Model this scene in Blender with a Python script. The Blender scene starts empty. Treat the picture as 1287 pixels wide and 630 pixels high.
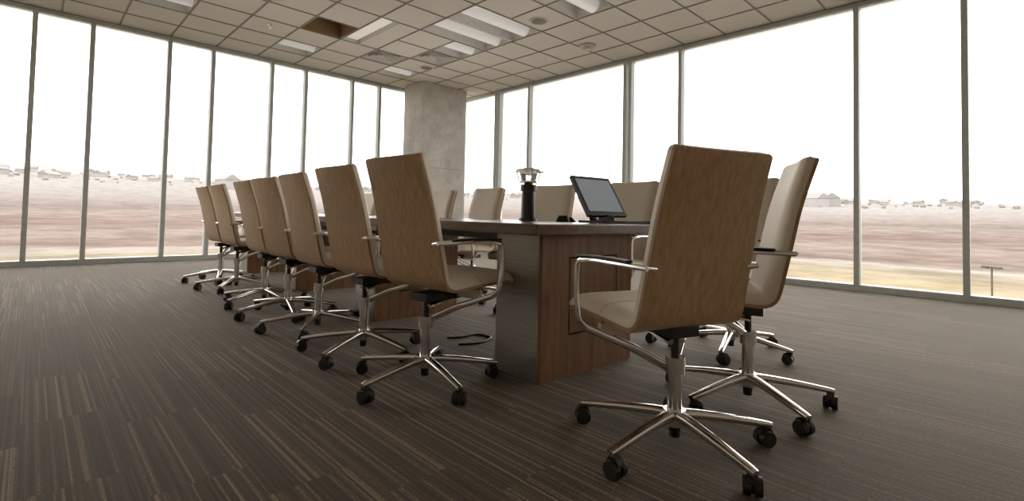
import bpy, bmesh, math, random
from mathutils import Vector, Matrix
random.seed(4)
scene = bpy.context.scene

# ------------------------------------------------------------------ helpers
def lin(c):
    return tuple(((v/255)/12.92 if v/255 <= 0.04045 else ((v/255+0.055)/1.055)**2.4) for v in c)

class NT:
    def __init__(s, name):
        s.m = bpy.data.materials.new(name); s.m.use_nodes = True
        s.t = s.m.node_tree; s.n = s.t.nodes; s.l = s.t.links
        s.b = s.n.get('Principled BSDF'); s.out = s.n.get('Material Output')
    def add(s, t, **kw):
        n = s.n.new(t)
        for k, v in kw.items(): setattr(n, k, v)
        return n
    def link(s, a, b): s.l.new(a, b)
    def math(s, op, a, b=None):
        n = s.add('ShaderNodeMath', operation=op)
        for i, v in enumerate((a, b)):
            if v is None: continue
            if isinstance(v, (int, float)): n.inputs[i].default_value = v
            else: s.link(v, n.inputs[i])
        return n.outputs[0]
    def ramp(s, fac, stops):
        r = s.add('ShaderNodeValToRGB')
        e = r.color_ramp.elements
        while len(e) < len(stops): e.new(0.5)
        for i, (p, c) in enumerate(stops):
            e[i].position = p; e[i].color = (*c, 1)
        s.link(fac, r.inputs[0]); return r.outputs[0]
    def noise(s, vec, scale, detail=4, rough=0.5):
        n = s.add('ShaderNodeTexNoise'); n.inputs['Scale'].default_value = scale
        n.inputs['Detail'].default_value = detail; n.inputs['Roughness'].default_value = rough
        if vec is not None: s.link(vec, n.inputs['Vector'])
        return n.outputs['Fac']
    def obj(s, scale=(1, 1, 1)):
        tc = s.add('ShaderNodeTexCoord'); mp = s.add('ShaderNodeMapping')
        mp.inputs['Scale'].default_value = scale
        s.link(tc.outputs['Object'], mp.inputs['Vector']); return mp.outputs[0]
    def bump(s, h, strength, dist=0.002):
        b = s.add('ShaderNodeBump'); b.inputs['Strength'].default_value = strength
        b.inputs['Distance'].default_value = dist
        s.link(h, b.inputs['Height']); s.link(b.outputs[0], s.b.inputs['Normal'])

def simple(name, col, rough=0.5, metal=0.0, var=0.06, nscale=20, emit=None, es=0, bump=0):
    k = NT(name)
    f = k.noise(k.obj(), nscale)
    c1 = tuple(max(0, v*(1-var)) for v in col); c2 = tuple(min(1, v*(1+var)) for v in col)
    k.link(k.ramp(f, [(0.3, c1), (0.7, c2)]), k.b.inputs['Base Color'])
    k.b.inputs['Roughness'].default_value = rough; k.b.inputs['Metallic'].default_value = metal
    if emit:
        k.b.inputs['Emission Color'].default_value = (*emit, 1); k.b.inputs['Emission Strength'].default_value = es
    if bump: k.bump(f, bump)
    return k.m

def wood(name, dark, light, scale, rough=0.4):
    k = NT(name)
    v = k.obj(scale)
    f1 = k.noise(v, 1.0, 6, 0.6)
    f2 = k.noise(v, 6.0, 3, 0.6)
    f = k.math('ADD', k.math('MULTIPLY', f1, 0.65), k.math('MULTIPLY', f2, 0.35))
    mid = tuple((a+b)/2 for a, b in zip(dark, light))
    k.link(k.ramp(f, [(0.33, dark), (0.5, mid), (0.66, light)]), k.b.inputs['Base Color'])
    k.b.inputs['Roughness'].default_value = rough
    k.bump(f2, 0.08)
    return k.m

def box(bm, a, b, mi=0, M=None):
    vs = []
    for z in (a[2], b[2]):
        for x, y in ((a[0], a[1]), (b[0], a[1]), (b[0], b[1]), (a[0], b[1])):
            p = Vector((x, y, z)); vs.append(bm.verts.new(M @ p if M else p))
    for f in ((3,2,1,0), (4,5,6,7), (0,1,5,4), (1,2,6,5), (2,3,7,6), (3,0,4,7)):
        fc = bm.faces.new([vs[i] for i in f]); fc.material_index = mi

def cyl(bm, p1, p2, r1, r2=None, seg=20, mi=0, cap=True):
    r2 = r1 if r2 is None else r2
    p1 = Vector(p1); p2 = Vector(p2); d = (p2-p1).normalized()
    u = d.orthogonal().normalized(); w = d.cross(u)
    ra, rb = [], []
    for i in range(seg):
        a = 2*math.pi*i/seg; o = u*math.cos(a)+w*math.sin(a)
        ra.append(bm.verts.new(p1+o*r1)); rb.append(bm.verts.new(p2+o*r2))
    for i in range(seg):
        j = (i+1) % seg
        bm.faces.new((ra[i], ra[j], rb[j], rb[i])).material_index = mi
    if cap:
        bm.faces.new(ra[::-1]).material_index = mi; bm.faces.new(rb).material_index = mi

def round_path(pts, r, n=6):
    pts = [Vector(p) for p in pts]; out = [pts[0]]
    for i in range(1, len(pts)-1):
        a, b, c = pts[i-1], pts[i], pts[i+1]
        rr = min(r, (a-b).length*0.45, (c-b).length*0.45)
        s = b+(a-b).normalized()*rr; e = b+(c-b).normalized()*rr
        for k in range(n+1):
            t = k/n; out.append(s*(1-t)**2+b*2*t*(1-t)+e*t*t)
    out.append(pts[-1]); return out

def sweep(bm, pts, w, t, side, mi=0, w2=None, t2=None):
    """rounded flat bar; w along 'side', t perpendicular"""
    n = len(pts); rings = []
    sec = []
    for k in range(12):
        a = 2*math.pi*(k+0.5)/12
        c, s = math.cos(a), math.sin(a)
        sec.append((math.copysign(abs(c)**0.6, c)*0.5, math.copysign(abs(s)**0.6, s)*0.5))
    side = Vector(side)
    for i in range(n):
        T = (pts[min(i+1, n-1)]-pts[max(i-1, 0)]).normalized()
        S = (side-T*side.dot(T)).normalized(); B = T.cross(S)
        f = i/(n-1); ww = w+((w2 or w)-w)*f; tt = t+((t2 or t)-t)*f
        rings.append([bm.verts.new(pts[i]+S*x*ww+B*y*tt) for x, y in sec])
    for i in range(n-1):
        for k in range(12):
            j = (k+1) % 12
            bm.faces.new((rings[i][k], rings[i][j], rings[i+1][j], rings[i+1][k])).material_index = mi
    bm.faces.new(rings[0][::-1]).material_index = mi; bm.faces.new(rings[-1]).material_index = mi

def to_mesh(name, bm, mats, smooth=True, ang=35):
    bmesh.ops.recalc_face_normals(bm, faces=bm.faces)
    me = bpy.data.meshes.new(name); bm.to_mesh(me); bm.free()
    for m in mats: me.materials.append(m)
    if smooth:
        for p in me.polygons: p.use_smooth = True
        me.set_sharp_from_angle(angle=math.radians(ang))
    return me

def obj(name, me, parent=None, loc=(0, 0, 0), rot=0, bevel=0):
    o = bpy.data.objects.new(name, me); scene.collection.objects.link(o)
    o.location = loc; o.rotation_euler = (0, 0, rot)
    if parent: o.parent = parent
    if bevel:
        b = o.modifiers.new('bevel', 'BEVEL'); b.width = bevel; b.segments = 3; b.limit_method = 'ANGLE'
    return o

# ------------------------------------------------------------------ materials
M_veneer = wood('oak_veneer', lin((176, 142, 104)), lin((214, 182, 141)), (70, 70, 2.6), 0.42)
M_veneer_edge = simple('veneer_edge', lin((165, 130, 96)), 0.5)
M_leather = simple('cream_leather', lin((222, 210, 190)), 0.5, var=0.03, nscale=60, bump=0.05)
M_chrome = simple('polished_aluminium', (0.80, 0.785, 0.76), 0.12, 1.0, var=0.02)
M_black = simple('black_plastic', (0.022, 0.02, 0.018), 0.4)
M_gap = simple('shadow_gap_black', (0.012, 0.01, 0.008), 0.9)
M_tabletop = wood('walnut_tabletop', lin((74, 53, 40)), lin((106, 78, 58)), (30, 2, 30), 0.25)
M_ped = wood('walnut_panel', lin((104, 73, 47)), lin((156, 114, 78)), (28, 28, 2), 0.42)
M_steel = NT('brushed_steel')
f = M_steel.noise(M_steel.obj((3, 3, 220)), 1, 4)
M_steel.link(M_steel.ramp(f, [(0.3, (0.34, 0.32, 0.30)), (0.7, (0.48, 0.46, 0.44))]), M_steel.b.inputs['Base Color'])
M_steel.b.inputs['Metallic'].default_value = 0.85; M_steel.b.inputs['Roughness'].default_value = 0.36
M_steel = M_steel.m
M_tile = simple('ceiling_tile', lin((228, 222, 216)), 0.9, var=0.04, nscale=90)
M_tbar = simple('ceiling_grid', lin((136, 130, 124)), 0.6)  # grey set darker to paint in the shadow lines between tiles
M_white = simple('white_enamel', lin((225, 222, 218)), 0.5)
M_lamp = simple('lamp_diffuser', lin((235, 233, 230)), 0.4, emit=(1, 0.96, 0.92), es=0.24)
M_dark = simple('plenum_dark', lin((172, 148, 120)), 0.9)
M_wall = simple('interior_wall_paint', lin((222, 212, 199)), 0.85, var=0.02)
M_frame = simple('anodised_frame', lin((198, 204, 201)), 0.45, 0.0)
M_plastic_w = simple('white_plastic', lin((215, 210, 204)), 0.5)

k = NT('concrete')
v = k.obj((1, 1, 1)); f1 = k.noise(v, 2.2, 8, 0.65); f2 = k.noise(v, 30, 4)
f = k.math('ADD', k.math('MULTIPLY', f1, 0.7), k.math('MULTIPLY', f2, 0.3))
k.link(k.ramp(f, [(0.35, lin((186, 182, 177))), (0.65, lin((226, 221, 215)))]), k.b.inputs['Base Color'])
k.b.inputs['Roughness'].default_value = 0.85; k.bump(f, 0.2)
M_conc = k.m

# glass
k = NT('window_glass'); k.n.remove(k.b)
tr = k.add('ShaderNodeBsdfTransparent'); tr.inputs[0].default_value = (0.98, 0.985, 0.98, 1)
gl = k.add('ShaderNodeBsdfGlossy'); gl.inputs['Roughness'].default_value = 0.02
fr = k.add('ShaderNodeFresnel'); fr.inputs[0].default_value = 1.25
mx = k.add('ShaderNodeMixShader'); k.link(fr.outputs[0], mx.inputs[0]); k.link(tr.outputs[0], mx.inputs[1]); k.link(gl.outputs[0], mx.inputs[2])
k.link(mx.outputs[0], k.out.inputs[0]); M_glass = k.m

# carpet: tiles of fine stripes running along Y
k = NT('striped_carpet')
tc = k.add('ShaderNodeTexCoord'); sp = k.add('ShaderNodeSeparateXYZ'); k.link(tc.outputs['Object'], sp.inputs[0])
X, Y = sp.outputs[0], sp.outputs[1]
ty0 = k.math('FLOOR', k.math('MULTIPLY', X, 4.0))
off = k.math('MULTIPLY', k.math('MODULO', k.math('ABSOLUTE', ty0), 3.0), 0.333)
ty = k.math('FLOOR', k.math('ADD', k.math('MULTIPLY', Y, 1.6), off))
cb = k.add('ShaderNodeCombineXYZ'); k.link(ty0, cb.inputs[0]); k.link(ty, cb.inputs[1])
wn = k.add('ShaderNodeTexWhiteNoise', noise_dimensions='2D'); k.link(cb.outputs[0], wn.inputs['Vector'])
rnd = wn.outputs['Value']
cs = k.add('ShaderNodeCombineXYZ')
k.link(k.math('ADD', k.math('MULTIPLY', X, 100.0), k.math('MULTIPLY', rnd, 400.0)), cs.inputs[0])
k.link(k.math('MULTIPLY', Y, 0.25), cs.inputs[1])
st = k.noise(cs.outputs[0], 1.0, 1, 0.5)
cs2 = k.add('ShaderNodeCombineXYZ')
k.link(k.math('MULTIPLY', X, 170.0), cs2.inputs[0]); k.link(k.math('MULTIPLY', Y, 110), cs2.inputs[1])
fine = k.noise(cs2.outputs[0], 1.0, 2)
big = k.noise(tc.outputs['Object'], 0.7, 2)
s = k.math('ADD', k.math('MULTIPLY', st, 0.70), k.math('MULTIPLY', fine, 0.30))
s = k.math('ADD', s, k.math('MULTIPLY', k.math('SUBTRACT', rnd, 0.5), 0.05))
s = k.math('ADD', s, k.math('MULTIPLY', k.math('SUBTRACT', big, 0.5), 0.04))
k.link(k.ramp(s, [(0.36, lin((58, 48, 36))), (0.49, lin((80, 68, 52))), (0.57, lin((97, 84, 65))), (0.66, lin((152, 134, 108)))]), k.b.inputs['Base Color'])
k.b.inputs['Roughness'].default_value = 0.8
k.b.inputs['Sheen Weight'].default_value = 0.22
k.b.inputs['Sheen Tint'].default_value = (1.0, 0.92, 0.82, 1)
k.b.inputs['Specular IOR Level'].default_value = 0.3
k.bump(fine, 0.4, 0.004)
M_carpet = k.m

# ------------------------------------------------------------------ room
XE, YN, XW, YS, H = 6.9, 8.95, -2.6, -3.0, 3.4
bm = bmesh.new(); box(bm, (XW, YS, -0.2), (XE+0.25, YN+0.25, 0)); obj('floor', to_mesh('floor', bm, [M_carpet], False))
bm = bmesh.new(); box(bm, (XW-0.15, YS-0.15, -0.2), (XW, YN+0.25, H+0.8)); obj('wall_west', to_mesh('wall_west', bm, [M_wall], False))
bm = bmesh.new(); box(bm, (XW, YS-0.15, -0.2), (XE+0.25, YS, H+0.8)); obj('wall_south', to_mesh('wall_south', bm, [M_wall], False))
bm = bmesh.new(); box(bm, (XW, YS, 0), (XW+0.015, YN, 0.1)); obj('baseboard_west', to_mesh('bbw', bm, [M_black], False))
bm = bmesh.new(); box(bm, (XW+0.015, YS, 0), (XE, YS+0.015, 0.1)); obj('baseboard_south', to_mesh('bbs', bm, [M_black], False))
bm = bmesh.new(); box(bm, (XW, YN, H), (XE+0.25, YN+0.25, H+0.8)); obj('wall_north', to_mesh('wn', bm, [M_wall], False))
bm = bmesh.new(); box(bm, (XE, YS, H), (XE+0.25, YN, H+0.8)); obj('wall_east', to_mesh('we', bm, [M_wall], False))

# ceiling
T = 0.61
def rect(i, j, ni=1, nj=1):
    return max(XW, XE-(i+ni)*T), XE-i*T, max(YS, YN-(j+nj)*T), YN-j*T
plan = [('basket', 3, 4, 1, 1), ('diffuser', 4, 2, 1, 1), ('basket', 6, 1, 1, 1), ('open', 6, 3, 1, 1), ('basket', 3, 5, 2, 2),
        ('basket', 3, 8, 1, 1), ('basket', 9, 2, 1, 1), ('basket', 11, 1, 1, 1), ('basket', 3, 1, 1, 1), ('strip', 5, 3, 1, 2),
        ('basket', 6, 7, 1, 1), ('diffuser', 3, 3, 1, 1), ('basket', 8, 4, 1, 1),
        ('basket', 6, 9, 2, 1), ('basket', 10, 7, 2, 1), ('basket', 10, 12, 2, 1), ('basket', 6, 13, 2, 1), ('basket', 2, 12, 2, 1),  # baskets from here on are out of view, added to light the room
        ('basket', 13, 9, 1, 2), ('basket', 13, 14, 1, 2), ('basket', 8, 16, 2, 1), ('basket', 3, 16, 2, 1), ('diffuser', 8, 11, 1, 1)]
used = set()
for kd, i, j, ni, nj in plan:
    for a in range(ni):
        for b in range(nj): used.add((i+a, j+b))
NI = math.ceil((XE-XW)/T); NJ = math.ceil((YN-YS)/T)
bm = bmesh.new(); bt = bmesh.new()
for i in range(NI):
    for j in range(NJ):
        if (i, j) in used: continue
        x0, x1, y0, y1 = rect(i, j)
        box(bm, (x0, y0, H), (x1, y1, H+0.018))
def same(i, j, i2, j2):
    for kd, a, b, ni, nj in plan:
        if a <= i < a+ni and b <= j < b+nj and a <= i2 < a+ni and b <= j2 < b+nj: return True
    return False
w = 0.010
for i in range(NI+1):
    for j in range(NJ):
        if same(i-1, j, i, j): continue
        x = max(XW, XE-i*T); _, _, y0, y1 = rect(i, j)
        box(bt, (x-w, y0, H-0.007), (x+w, y1, H+0.001))
for j in range(NJ+1):
    for i in range(NI):
        if same(i, j-1, i, j): continue
        y = max(YS, YN-j*T); x0, x1, _, _ = rect(i, j)
        box(bt, (x0, y-w, H-0.0068), (x1, y+w, H+0.0012))
box(bm, (XW, YS, H+0.75), (XE, YN, H+0.8))  # unseen slab above the tiles, added to block light
ceil = obj('ceiling', to_mesh('ceiling', bm, [M_tile], False))
obj('grid', to_mesh('grid', bt, [M_tbar], False), ceil)

def recess(bm, x0, x1, y0, y1, d, mi):
    e = 0.012; z = H
    box(bm, (x0, y0, z), (x0+e, y1, z+d), mi); box(bm, (x1-e, y0, z), (x1, y1, z+d), mi)
    box(bm, (x0+e, y0, z), (x1-e, y0+e, z+d), mi); box(bm, (x0+e, y1-e, z), (x1-e, y1, z+d), mi)
    box(bm, (x0, y0, z+d), (x1, y1, z+d+0.012), mi)
for kd, i, j, ni, nj in plan:
    x0, x1, y0, y1 = rect(i, j, ni, nj); bm = bmesh.new()
    x0 += 0.012; x1 -= 0.012; y0 += 0.012; y1 -= 0.012
    if kd == 'basket':
        recess(bm, x0, x1, y0, y1, 0.22, 0)
        n = 2 if (ni == 2 and nj == 2) else 1
        for q in range(n):
            ya = y0+(y1-y0)*q/n; yb = y0+(y1-y0)*(q+1)/n; yc = (ya+yb)/2
            along_x = not (nj == 2 and ni == 1)
            if along_x: cyl(bm, (x0+0.02, yc, H+0.09), (x1-0.02, yc, H+0.09), 0.09, mi=1, seg=28)
            else: cyl(bm, ((x0+x1)/2, y0+0.02, H+0.09), ((x0+x1)/2, y1-0.02, H+0.09), 0.09, mi=1, seg=28)
            if q: box(bm, (x0, ya-0.02, H), (x1, ya+0.02, H+0.16), 0)
        obj('recessed_ceiling_light', to_mesh('light', bm, [M_white, M_lamp]))
    elif kd == 'strip':
        xm = x0+0.30
        recess(bm, x0, xm, y0, y1, 0.10, 0)
        box(bm, (xm, y0, H), (x1, y1, H+0.015), 2)
        box(bm, (x0+0.06, y0+0.03, H+0.04), (xm-0.06, y1-0.03, H+0.07), 1)
        obj('linear_ceiling_light', to_mesh('strip', bm, [M_white, M_lamp, M_tile], False))
    elif kd == 'open':
        recess(bm, x0, x1, y0, y1, 0.25, 0); obj('ceiling_access_opening', to_mesh('open', bm, [M_dark], False))
    else:
        recess(bm, x0, x1, y0, y1, 0.12, 0)
        cx, cy = (x0+x1)/2, (y0+y1)/2
        for q, r in enumerate((0.27, 0.20, 0.13, 0.06)):
            zb = H+0.005+q*0.004
            r2 = r-0.05
            vb = [bm.verts.new((cx+sx*r, cy+sy*r, zb)) for sx, sy in ((-1,-1),(1,-1),(1,1),(-1,1))]
            vt = [bm.verts.new((cx+sx*r2, cy+sy*r2, zb+0.05)) for sx, sy in ((-1,-1),(1,-1),(1,1),(-1,1))]
            for a in range(4):
                b = (a+1) % 4; bm.faces.new((vb[a], vb[b], vt[b], vt[a]))
        obj('air_diffuser', to_mesh('diffuser', bm, [M_white], False))
for (x, y, r) in ((4.76, 4.45, 0.12), (4.95, 7.35, 0.12), (1.2, 5.4, 0.12)):
    bm = bmesh.new(); cyl(bm, (x, y, H), (x, y, H-0.012), r+0.015, r, 32); cyl(bm, (x, y, H-0.012), (x, y, H-0.016), r*0.85, r*0.8, 32, 1)
    obj('ceiling_speaker', to_mesh('spk', bm, [M_plastic_w, M_tbar]))
for (x, y) in ((5.96, 4.55),):
    bm = bmesh.new(); cyl(bm, (x, y, H), (x, y, H-0.03), 0.13, 0.125, 32); cyl(bm, (x, y, H-0.03), (x, y, H-0.07), 0.10, 0.06, 32)
    obj('smoke_detector', to_mesh('smk', bm, [M_plastic_w]))
for (x, y) in ((5.4, 6.2), (2.3, 7.3)):
    bm = bmesh.new(); cyl(bm, (x, y, H-0.0005), (x, y, H-0.01), 0.035, seg=16); cyl(bm, (x, y, H-0.01), (x, y, H-0.05), 0.012, seg=10); cyl(bm, (x, y, H-0.05), (x, y, H-0.054), 0.022, seg=12)
    obj('fire_sprinkler', to_mesh('spr', bm, [M_chrome]))

# column
bm = bmesh.new()
box(bm, (5.41, 8.12, 0), (6.5, 8.80, 1.70)); box(bm, (5.415, 8.125, 1.70), (6.495, 8.795, 1.71)); box(bm, (5.41, 8.12, 1.71), (6.5, 8.80, H-0.008))
obj('concrete_column', to_mesh('column', bm, [M_conc], False), bevel=0.008)

# windows
def wall_windows(name, xs, lo, hi, axis, base):
    root = obj(name, None)
    bm = bmesh.new(); bg = bmesh.new()
    def bx(b, a0, a1, d0, d1, z0, z1):
        if axis == 'x': box(b, (a0, base+d0, z0), (a1, base+d1, z1))
        else: box(b, (base+d0, a0, z0), (base+d1, a1, z1))
    bx(bm, lo, hi, -0.02, 0.14, 0.0, 0.07)
    bx(bm, lo, hi, 0.0, 0.14, H-0.06, H)
    for x in xs:
        bx(bm, x-0.027, x+0.027, -0.03, 0.10, 0.07, H-0.06)
    obj('frame', to_mesh('frame', bm, [M_frame], False), root)
    ed = [lo]+sorted(xs)+[hi]
    for a, b in zip(ed[:-1], ed[1:]):
        if b-a > 0.1: bx(bg, a+0.03, b-0.03, 0.06, 0.068, 0.07, H-0.06)
    obj('glass', to_mesh('glass', bg, [M_glass], False), root)
xs = []
for q in range(-2, 5):
    for o in (-0.06, 0.52):
        x = o+1.47*q
        if XW+0.1 < x < XE-0.1: xs.append(x)
wall_windows('window_1', xs, XW, XE, 'x', YN)
wall_windows('window_2', [7.62, 7.52, 6.66, 4.48, 4.38, 3.52, 1.32, 0.38, -1.78, -2.75], YS, YN, 'y', XE)

# ------------------------------------------------------------------ chair meshes
def profile():
    P = [Vector((0, 0.37, 0.415)), Vector((0, 0.33, 0.435)), Vector((0, 0.15, 0.43)), Vector((0, -0.075, 0.415)),
         Vector((0, -0.125, 0.62)), Vector((0, -0.17, 0.82)), Vector((0, -0.235, 1.01))]
    pts = round_path(P[:3]+[P[3]], 0.05, 4)[:-1]
    q = round_path([P[2], P[3], P[4], P[5], P[6]], 0.07, 8)
    return pts[:-1]+q[0:]
prof = profile()
L = [0]
for a, b in zip(prof[:-1], prof[1:]): L.append(L[-1]+(b-a).length)
N = 64; rs = []; ss = []
for i in range(N+1):
    u = i/N
    t = L[-1]*(0.5-0.5*math.cos(math.pi*u))*0.5+L[-1]*u*0.5
    ss.append(t)
    j = next((q for q in range(len(L)-1) if L[q+1] >= t-1e-9), len(L)-2)
    d = L[j+1]-L[j]; f = (t-L[j])/d if d > 1e-9 else 0
    rs.append(prof[j].lerp(prof[j+1], f))
def width(i):
    t = ss[i]/L[-1]
    if t < 0.42: w = 0.435+0.02*t/0.42
    else: w = 0.455-0.045*((t-0.42)/0.58)
    return w
def shell(bm, off0, off1, inset, rnd_, mi_out, mi_in, mi_edge):
    rows_o, rows_i = [], []
    NJ_ = 14
    for i in range(N+1):
        Tn = (rs[min(i+1, N)]-rs[max(i-1, 0)]).normalized()
        nrm = Vector((0, Tn.z, -Tn.y))
        w = width(i)-2*inset
        s_end = min(ss[i], L[-1]-ss[i])
        r = rnd_
        if s_end < r: w -= 2*(r-math.sqrt(max(0, r*r-(r-s_end)**2)))
        ro, ri = [], []
        for j in range(NJ_+1):
            u = -1+2*j/NJ_
            u = math.copysign(abs(u)**0.8, u)
            bow = 0.012*(u*u)*max(0, (ss[i]/L[-1]-0.45))*1.6
            p = rs[i]+Vector((u*w/2, 0, 0))+nrm*bow
            edge = 1-abs(u)**10
            e2 = min(1, s_end/0.02) if off1-off0 > 0.02 else 1
            th = off0+(off1-off0)*(0.45+0.55*edge*math.sqrt(max(0.0, e2))) if off1-off0 > 0.02 else off1
            ro.append(bm.verts.new(p+nrm*off0)); ri.append(bm.verts.new(p+nrm*th))
        rows_o.append(ro); rows_i.append(ri)
    for i in range(N):
        for j in range(NJ_):
            bm.faces.new((rows_o[i][j], rows_o[i][j+1], rows_o[i+1][j+1], rows_o[i+1][j])).material_index = mi_out
            bm.faces.new((rows_i[i][j], rows_i[i+1][j], rows_i[i+1][j+1], rows_i[i][j+1])).material_index = mi_in
        bm.faces.new((rows_o[i][0], rows_o[i+1][0], rows_i[i+1][0], rows_i[i][0])).material_index = mi_edge
        bm.faces.new((rows_o[i][-1], rows_i[i][-1], rows_i[i+1][-1], rows_o[i+1][-1])).material_index = mi_edge
    for j in range(NJ_):
        for i in (0, N):
            bm.faces.new((rows_o[i][j], rows_i[i][j], rows_i[i][j+1], rows_o[i][j+1])).material_index = mi_edge
bm = bmesh.new(); shell(bm, 0.0, 0.013, 0.0, 0.014, 0, 0, 1); ME_shell = to_mesh('shell', bm, [M_veneer, M_veneer_edge], ang=50)
bm = bmesh.new(); shell(bm, 0.0132, 0.060, 0.003, 0.02, 0, 0, 0); ME_pad = to_mesh('pad', bm, [M_leather], ang=60)

def arm2(s):
    bm = bmesh.new()
    lower = round_path([(s*0.015, 0.01, 0.27), (s*0.12, 0.09, 0.335), (s*0.258, 0.215, 0.395), (s*0.264, 0.235, 0.51), (s*0.264, 0.232, 0.635), (s*0.260, 0.13, 0.645), (s*0.235, -0.135, 0.64)], 0.035)
    sweep(bm, lower, 0.014, 0.030, (s*1.0, -0.15, 0.25), w2=0.014, t2=0.020)
    q = [Vector((s*0.264, 0.215, 0.652)), Vector((s*0.260, 0.13, 0.656)), Vector((s*0.252, 0.03, 0.657)), Vector((s*0.245, -0.06, 0.654))]
    sweep(bm, q, 0.030, 0.009, (1, 0, 0), mi=1)
    cyl(bm, (s*0.236, -0.135, 0.64), (s*0.195, -0.125, 0.635), 0.010, seg=12)
    return to_mesh('arm', bm, [M_chrome, M_black], ang=60)
ME_armL, ME_armR = arm2(-1), arm2(1)
bm = bmesh.new()
cyl(bm, (0, 0, 0.075), (0, 0, 0.128), 0.036, 0.038, 28)
cyl(bm, (0, 0, 0.128), (0, 0, 0.30), 0.026, 0.024, 28)
cyl(bm, (0, 0, 0.30), (0, 0, 0.40), 0.014, 0.014, 20, 1)
cyl(bm, (0, 0, 0.255), (0, 0, 0.31), 0.034, 0.034, 28)
cyl(bm, (0, 0, 0.035), (0, 0, 0.075), 0.018, 0.02, 20, 1)
box(bm, (-0.06, -0.05, 0.385), (0.06, 0.16, 0.421), 1)
sweep(bm, round_path([(0, -0.005, 0.36), (0, 0.08, 0.375), (0, 0.22, 0.418)], 0.04), 0.08, 0.02, (1, 0, 0))
ME_col = to_mesh('column', bm, [M_chrome, M_black], ang=40)
bm = bmesh.new()
RB = 0.335
for q in range(5):
    a = 2*math.pi*q/5; d = Vector((math.cos(a), math.sin(a), 0)); sd = Vector((-math.sin(a), math.cos(a), 0))
    pts = [d*r+Vector((0, 0, z)) for r, z in ((0.022, 0.112), (0.08, 0.109), (0.17, 0.099), (0.26, 0.086), (RB-0.008, 0.076), (RB+0.012, 0.072))]
    sweep(bm, pts, 0.044, 0.032, sd, w2=0.025, t2=0.019)
    cyl(bm, d*RB+Vector((0, 0, 0.078)), d*RB+Vector((0, 0, 0.05)), 0.012, seg=12, mi=1)
    sw = a+0.6+q*0.9; f1 = Vector((math.cos(sw), math.sin(sw), 0)); s1 = Vector((-math.sin(sw), math.cos(sw), 0))
    c = d*RB+f1*0.012+Vector((0, 0, 0.029))
    for sg in (-1, 1):
        cyl(bm, c+s1*sg*0.006, c+s1*sg*0.026, 0.029, 0.027, 22, 1)
    cyl(bm, c-s1*0.007, c+s1*0.007, 0.022, 0.022, 14, 1)
    cyl(bm, c+s1*-0.014+Vector((0, 0, 0.012)), c+s1*0.014+Vector((0, 0, 0.012)), 0.026, 0.026, 18, 1)
ME_base = to_mesh('base', bm, [M_chrome, M_black], ang=40)

def chair(x, y, face_deg, base_deg, lift=0.0):
    """face_deg: compass angle of facing from +Y toward +X"""
    r = obj('conference_chair', None, loc=(x, y, 0), rot=-math.radians(face_deg))
    for nm, me in (('shell', ME_shell), ('cushion', ME_pad), ('arm_left', ME_armL), ('arm_right', ME_armR)):
        obj(nm, me, r, (0, 0, lift))
    obj('column', ME_col, r, (0, 0, 0))
    obj('base', ME_base, r, (0, 0, 0), rot=math.radians(base_deg)+math.radians(face_deg))
    return r
chair(1.635, 0.845, 21, 103, -0.005)
chair(2.26, 0.83, -27.8, 20, 0.025)
chair(3.05, 1.22, -86, 50, 0.03)
bases = (116, 137, 160, 185, 205, 232, 253)
for n, (yy, da) in enumerate(((1.95, -2), (2.60, 0), (3.28, 3), (3.9, -1), (4.5, 2), (5.45, 1), (6.15, 0))):
    chair(1.35+0.04*(yy-1.95), yy, 88+da, bases[n], 0.025-0.006*min(n, 2))
for n, (yy, da) in enumerate(((1.95, 3), (2.72, -2), (3.60, 1), (4.38, 2), (5.2, -1), (6.1, 0), (6.85, 0))):
    chair(2.93+0.04*(yy-1.95), yy, -92+da, 40+n*31, 0.03)

# ------------------------------------------------------------------ table
tab = obj('conference_table', None, loc=(1.735, 1.57, 0), rot=-math.radians(2.3))
TL = 5.4; TW = 0.72
bm = bmesh.new(); box(bm, (-0.20, -0.16, 0.706), (TW+0.24, TL+0.17, 0.756)); obj('top', to_mesh('top', bm, [M_tabletop], False), tab, bevel=0.006)
bm = bmesh.new(); box(bm, (0.05, 0.06, 0.66), (TW-0.05, TL-0.06, 0.705)); obj('subframe', to_mesh('sub', bm, [M_black], False), tab)
for n, yy in enumerate((0.0, 1.68, 3.34, 5.1)):
    bm = bmesh.new()
    d = 0.33
    box(bm, (0, yy+0.022, 0.0), (0.02, yy+d, 0.705), 1)
    box(bm, (TW-0.02, yy+0.022, 0.0), (TW, yy+d, 0.705), 1)
    box(bm, (0.02, yy+0.022, 0.0), (TW-0.02, yy+d-0.008, 0.66), 2)
    y0, y1 = yy, yy+0.0215
    da, db, dz0, dz1, g = 0.20, 0.58, 0.21, 0.58, 0.008
    for (a, b, z0, z1) in ((0, da-g, 0, 0.705), (db+g, TW, 0, 0.705), (da-g, db+g, 0, dz0-g), (da-g, db+g, dz1+g, 0.705), (da, db, dz0, dz1)):
        box(bm, (a, y0, z0), (b, y1, z1), 0)
    box(bm, (0.02, yy+d-0.008, 0), (TW-0.02, yy+d, 0.705), 0)
    obj('pedestal_%d' % (n+1), to_mesh('ped', bm, [M_ped, M_steel, M_gap], False), tab)

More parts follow.
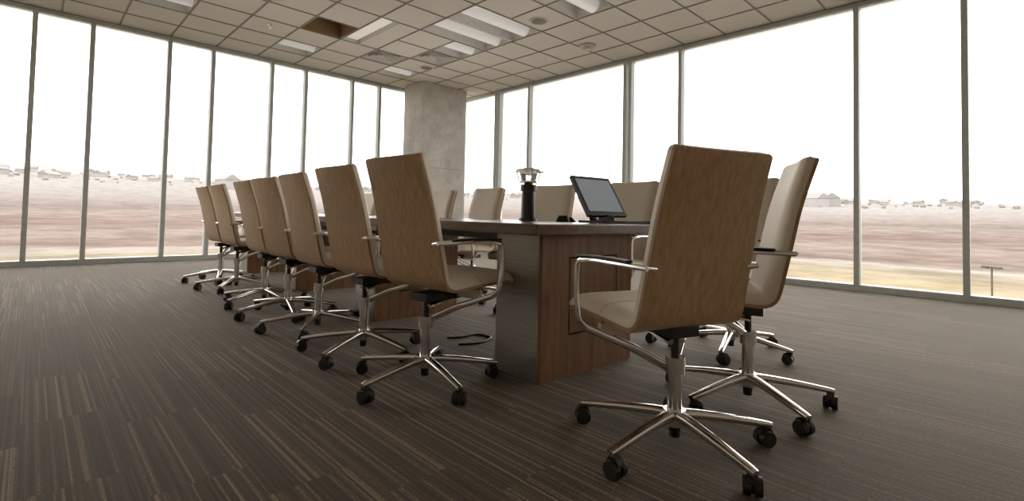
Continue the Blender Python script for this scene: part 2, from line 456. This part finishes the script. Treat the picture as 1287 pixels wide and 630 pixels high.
# monitor on stand
k = NT('monitor_screen')
f = k.noise(k.obj(), 3, 2)
k.link(k.ramp(f, [(0.3, (0.03, 0.035, 0.04)), (0.7, (0.05, 0.055, 0.06))]), k.b.inputs['Base Color'])
k.b.inputs['Roughness'].default_value = 0.12
k.b.inputs['Emission Color'].default_value = (*lin((150, 154, 156)), 1); k.b.inputs['Emission Strength'].default_value = 0.5
M_screen = k.m
ztop = 0.7565
mon = obj('touchscreen_monitor', None, loc=(2.51, 1.745, ztop))
az = math.radians(-44.2+37)
mon.rotation_euler = (0, 0, az)
bm = bmesh.new()
Mt = Matrix.Translation((0, -0.01, 0.045)) @ Matrix.Rotation(math.radians(-33), 4, 'X')
box(bm, (-0.17, 0.0, 0.0), (0.17, 0.022, 0.29), 0, Mt)
box(bm, (-0.148, -0.002, 0.03), (0.148, 0.0005, 0.268), 1, Mt)
box(bm, (-0.05, 0.022, 0.05), (0.05, 0.045, 0.22), 0, Mt)
obj('display', to_mesh('display', bm, [M_black, M_screen], False), mon, bevel=0.004)
bm = bmesh.new()
sweep(bm, round_path([(0, 0.11, 0.012), (0, 0.13, 0.07), (0, 0.09, 0.16)], 0.04), 0.07, 0.02, (1, 0, 0))
box(bm, (-0.10, -0.06, 0.0), (0.10, 0.15, 0.014))
box(bm, (-0.03, -0.03, 0.014), (0.03, 0.05, 0.05))
obj('stand', to_mesh('stand', bm, [M_black]), mon, bevel=0.003)

kb = obj('keyboard', None, loc=(2.50, 1.56, ztop), rot=az)
bm = bmesh.new(); box(bm, (-0.14, -0.055, 0), (0.14, 0.055, 0.010))
for a in range(12):
    for b in range(4): box(bm, (-0.134+a*0.0225, -0.045+b*0.0235, 0.010), (-0.134+a*0.0225+0.018, -0.045+b*0.0235+0.019, 0.015))
obj('keys', to_mesh('keys', bm, [M_black], False), kb)

# panoramic conference camera
cam_o = obj('panoramic_conference_camera', None, loc=(2.42, 2.33, ztop))
k = NT('clear_plastic'); k.b.inputs['Base Color'].default_value = (0.9, 0.9, 0.9, 1)
k.b.inputs['Transmission Weight'].default_value = 0.85; k.b.inputs['Roughness'].default_value = 0.1; M_clear = k.m
bm = bmesh.new()
cyl(bm, (0, 0, 0), (0, 0, 0.02), 0.062, 0.06, 32)
cyl(bm, (0, 0, 0.02), (0, 0, 0.20), 0.048, 0.044, 32)
cyl(bm, (0, 0, 0.20), (0, 0, 0.245), 0.055, 0.055, 32)
cyl(bm, (0, 0, 0.245), (0, 0, 0.265), 0.03, 0.03, 20)
cyl(bm, (0, 0, 0.265), (0, 0, 0.328), 0.05, 0.062, 6, 2)
for q in range(6):
    a = q*math.pi/3; cyl(bm, (0.065*math.cos(a), 0.065*math.sin(a), 0.27), (0.085*math.cos(a), 0.085*math.sin(a), 0.335), 0.004, seg=8, mi=1)
cyl(bm, (0, 0, 0.258), (0, 0, 0.268), 0.078, 0.078, 32, 1)
cyl(bm, (0, 0, 0.332), (0, 0, 0.346), 0.11, 0.11, 36, 1)
cyl(bm, (0, 0, 0.346), (0, 0, 0.36), 0.05, 0.035, 24, 1)
obj('body', to_mesh('campan', bm, [M_black, M_chrome, M_clear]), cam_o)

ph = obj('conference_phone', None, loc=(2.42, 2.02, ztop), rot=0.4)
bm = bmesh.new(); cyl(bm, (0, 0, 0), (0, 0, 0.03), 0.085, 0.055, 3); cyl(bm, (0, 0, 0), (0, 0, 0.04), 0.05, 0.035, 24)
obj('body', to_mesh('ph', bm, [M_black]), ph)

# cable under the table
fb = obj('power_cable', None, loc=(2.02, 2.42, 0))
bm = bmesh.new()
p = round_path([(-0.14, -0.05, 0.006), (-0.02, -0.12, 0.006), (0.14, -0.06, 0.006), (0.13, 0.08, 0.006), (-0.02, 0.07, 0.006), (-0.10, 0.12, 0.006)], 0.07)
sweep(bm, p, 0.011, 0.011, (0, 0, 1))
obj('cable', to_mesh('fb', bm, [M_black]), fb)

# ------------------------------------------------------------------ exterior
prof_r = [(9.5, -1.6), (14, -2.0), (40, -2.1), (70, -1.6), (100, -0.9), (200, 3.0), (300, 8.5), (420, 19), (540, 31), (600, 32), (900, 10)]
def hz(r):
    for (a, za), (b, zb) in zip(prof_r[:-1], prof_r[1:]):
        if r <= b: return za+(zb-za)*(r-a)/(b-a)
    return prof_r[-1][1]
from mathutils import noise as mn
bm = bmesh.new(); rings = []
rad = [9.5, 12, 16, 22, 30, 40, 52, 65, 80, 100, 125, 150, 180, 210, 250, 300, 350, 400, 450, 500, 540, 570, 600, 700, 900]
NA = 144; C = Vector((2.0, 3.0, 0))
def terr(r, a):
    n = mn.noise(Vector((math.cos(a)*r/120, math.sin(a)*r/120, 0.3)))
    m = mn.noise(Vector((math.cos(a)*4.0, math.sin(a)*4.0, 7)))
    amp = min(1, max(0, (r-100)/300))
    sidef = 0.73-0.16*math.cos(a)+0.19*math.sin(a)
    h = hz(r)
    return h*(sidef if h > 0 else 1)*(1+0.05*m*amp)+n*amp*1.2
for r in rad:
    rings.append([bm.verts.new((C.x+r*math.cos(2*math.pi*q/NA), C.y+r*math.sin(2*math.pi*q/NA), terr(r, 2*math.pi*q/NA))) for q in range(NA)])
for a in range(len(rad)-1):
    for q in range(NA):
        b = (q+1) % NA; bm.faces.new((rings[a][q], rings[a][b], rings[a+1][b], rings[a+1][q]))
k = NT('prairie_ground')
tc = k.add('ShaderNodeTexCoord'); mp = k.add('ShaderNodeMapping'); mp.inputs['Location'].default_value = (-2, -3, 0)
k.link(tc.outputs['Object'], mp.inputs[0]); sp = k.add('ShaderNodeSeparateXYZ'); k.link(mp.outputs[0], sp.inputs[0])
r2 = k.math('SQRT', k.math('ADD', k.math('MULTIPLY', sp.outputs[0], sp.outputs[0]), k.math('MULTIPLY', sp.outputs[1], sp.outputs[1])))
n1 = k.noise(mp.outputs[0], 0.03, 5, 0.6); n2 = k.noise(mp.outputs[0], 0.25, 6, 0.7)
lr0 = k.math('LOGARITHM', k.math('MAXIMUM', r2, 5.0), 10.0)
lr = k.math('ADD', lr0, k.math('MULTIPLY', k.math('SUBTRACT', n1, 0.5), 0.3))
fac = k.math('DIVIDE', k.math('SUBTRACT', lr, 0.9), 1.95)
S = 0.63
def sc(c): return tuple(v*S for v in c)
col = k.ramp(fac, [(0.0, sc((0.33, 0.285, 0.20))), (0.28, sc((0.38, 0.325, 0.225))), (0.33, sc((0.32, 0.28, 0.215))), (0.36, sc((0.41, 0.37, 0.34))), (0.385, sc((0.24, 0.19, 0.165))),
                   (0.46, sc((0.30, 0.25, 0.225))), (0.52, sc((0.23, 0.18, 0.16))), (0.60, sc((0.31, 0.265, 0.245))), (0.64, sc((0.25, 0.21, 0.195))), (0.74, sc((0.335, 0.30, 0.285))), (0.85, sc((0.39, 0.37, 0.36))), (1.0, sc((0.43, 0.42, 0.415)))])  # outer bands paled to paint distance haze into the ground colour
mixn = k.add('ShaderNodeMix', data_type='RGBA', blend_type='MULTIPLY'); mixn.inputs[0].default_value = 1
k.link(col, mixn.inputs[6]); k.link(k.ramp(n2, [(0.38, (0.76, 0.75, 0.74)), (0.62, (1.15, 1.15, 1.15))]), mixn.inputs[7])
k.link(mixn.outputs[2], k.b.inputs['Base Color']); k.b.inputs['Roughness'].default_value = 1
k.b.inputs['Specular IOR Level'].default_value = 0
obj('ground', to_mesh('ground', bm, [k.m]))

# distant town: small houses and trees, one object; pale colours stand in for haze
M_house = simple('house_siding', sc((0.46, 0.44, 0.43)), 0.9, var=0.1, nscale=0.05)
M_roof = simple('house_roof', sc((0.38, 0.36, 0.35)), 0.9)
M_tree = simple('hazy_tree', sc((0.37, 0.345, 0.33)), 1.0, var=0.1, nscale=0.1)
bm = bmesh.new()
def house(r, a, s, hh):
    z = terr(r, a); M = Matrix.Translation((C.x+r*math.cos(a), C.y+r*math.sin(a), z-1)) @ Matrix.Rotation(random.uniform(0, 3), 4, 'Z')
    wd, dp = s*random.uniform(0.8, 1.5), s*0.8
    box(bm, (-wd/2, -dp/2, 0), (wd/2, dp/2, hh+1), 0, M)
    p = [(-wd/2-.4, -dp/2-.4, hh+1), (wd/2+.4, -dp/2-.4, hh+1), (wd/2+.4, dp/2+.4, hh+1), (-wd/2-.4, dp/2+.4, hh+1), (-wd/2-.4, 0, hh+1+s*0.3), (wd/2+.4, 0, hh+1+s*0.3)]
    v = [bm.verts.new(M @ Vector(q)) for q in p]
    for f in ((0, 1, 5, 4), (2, 3, 4, 5), (0, 4, 3), (1, 2, 5), (3, 2, 1, 0)): bm.faces.new([v[i] for i in f]).material_index = 1
for q in range(230):
    a = math.radians(random.uniform(-35, 125)); r = random.uniform(430, 590); house(r, a, random.uniform(5, 8), random.uniform(2.0, 3.6))
for deg, r in ((76, 400), (14, 430), (12.8, 440)): house(r, math.radians(deg), 14, 6)
for q in range(420):
    a = math.radians(random.uniform(-35, 125)); r = random.uniform(400, 585); s = random.uniform(0.7, 1.4)
    M = Matrix.Translation((C.x+r*math.cos(a), C.y+r*math.sin(a), terr(r, a)+s*0.6)) @ Matrix.Diagonal((s*random.uniform(1, 1.8), s*random.uniform(1, 1.8), s*random.uniform(0.9, 1.5), 1))
    res = bmesh.ops.create_icosphere(bm, subdivisions=1, radius=0.9, matrix=M)
    for v in res['verts']:
        v.co += Vector((random.uniform(-.15, .15), random.uniform(-.15, .15), random.uniform(-.15, .15)))*s
        for fc in v.link_faces: fc.material_index = 2
obj('distant_town', to_mesh('town', bm, [M_house, M_roof, M_tree], False))
# street lamp outside
M_lampmetal = simple('lamp_post_metal', (0.09, 0.085, 0.08), 0.6)
bm = bmesh.new(); cyl(bm, (0, 0, -0.2), (0, 0, 1.25), 0.035, 0.03, 12); box(bm, (-0.35, -0.06, 1.22), (0.35, 0.06, 1.27)); box(bm, (-0.35, -0.1, 1.17), (-0.15, 0.1, 1.23)); box(bm, (0.15, -0.1, 1.17), (0.35, 0.1, 1.23))
obj('street_lamp', to_mesh('lamp', bm, [M_lampmetal]), loc=(26.6, 0.75, -2.05), rot=0.8)

# ------------------------------------------------------------------ world
wd = bpy.data.worlds.new('overcast'); scene.world = wd; wd.use_nodes = True
bg = wd.node_tree.nodes['Background']
bg.inputs[0].default_value = (1.0, 0.953, 0.91, 1); bg.inputs[1].default_value = 4.2

# ------------------------------------------------------------------ camera
F = 620.0; hcam = 0.79
th = math.radians(44.2); p = math.radians(1.94); ro = math.radians(1.2)
Fh = Vector((math.sin(th), math.cos(th), 0)); R = Vector((math.cos(th), -math.sin(th), 0)); U = Vector((0, 0, 1))
fwd = Fh*math.cos(p)+U*math.sin(p); up = U*math.cos(p)-Fh*math.sin(p)
r_ = R*math.cos(ro)+up*math.sin(ro); u_ = up*math.cos(ro)-R*math.sin(ro)
cd = bpy.data.cameras.new('camera'); co = bpy.data.objects.new('camera', cd); scene.collection.objects.link(co)
m = Matrix((r_, u_, -fwd)).transposed().to_4x4(); m.translation = Vector((0, 0, hcam)); co.matrix_world = m
cd.sensor_width = 36; cd.sensor_fit = 'HORIZONTAL'; cd.lens = F/1287*36; cd.shift_y = -65/1287
cd.clip_start = 0.02; cd.clip_end = 3000
scene.camera = co
scene.view_settings.view_transform = 'Standard'
scene.view_settings.exposure = 0.0
scene.view_settings.gamma = 1.0
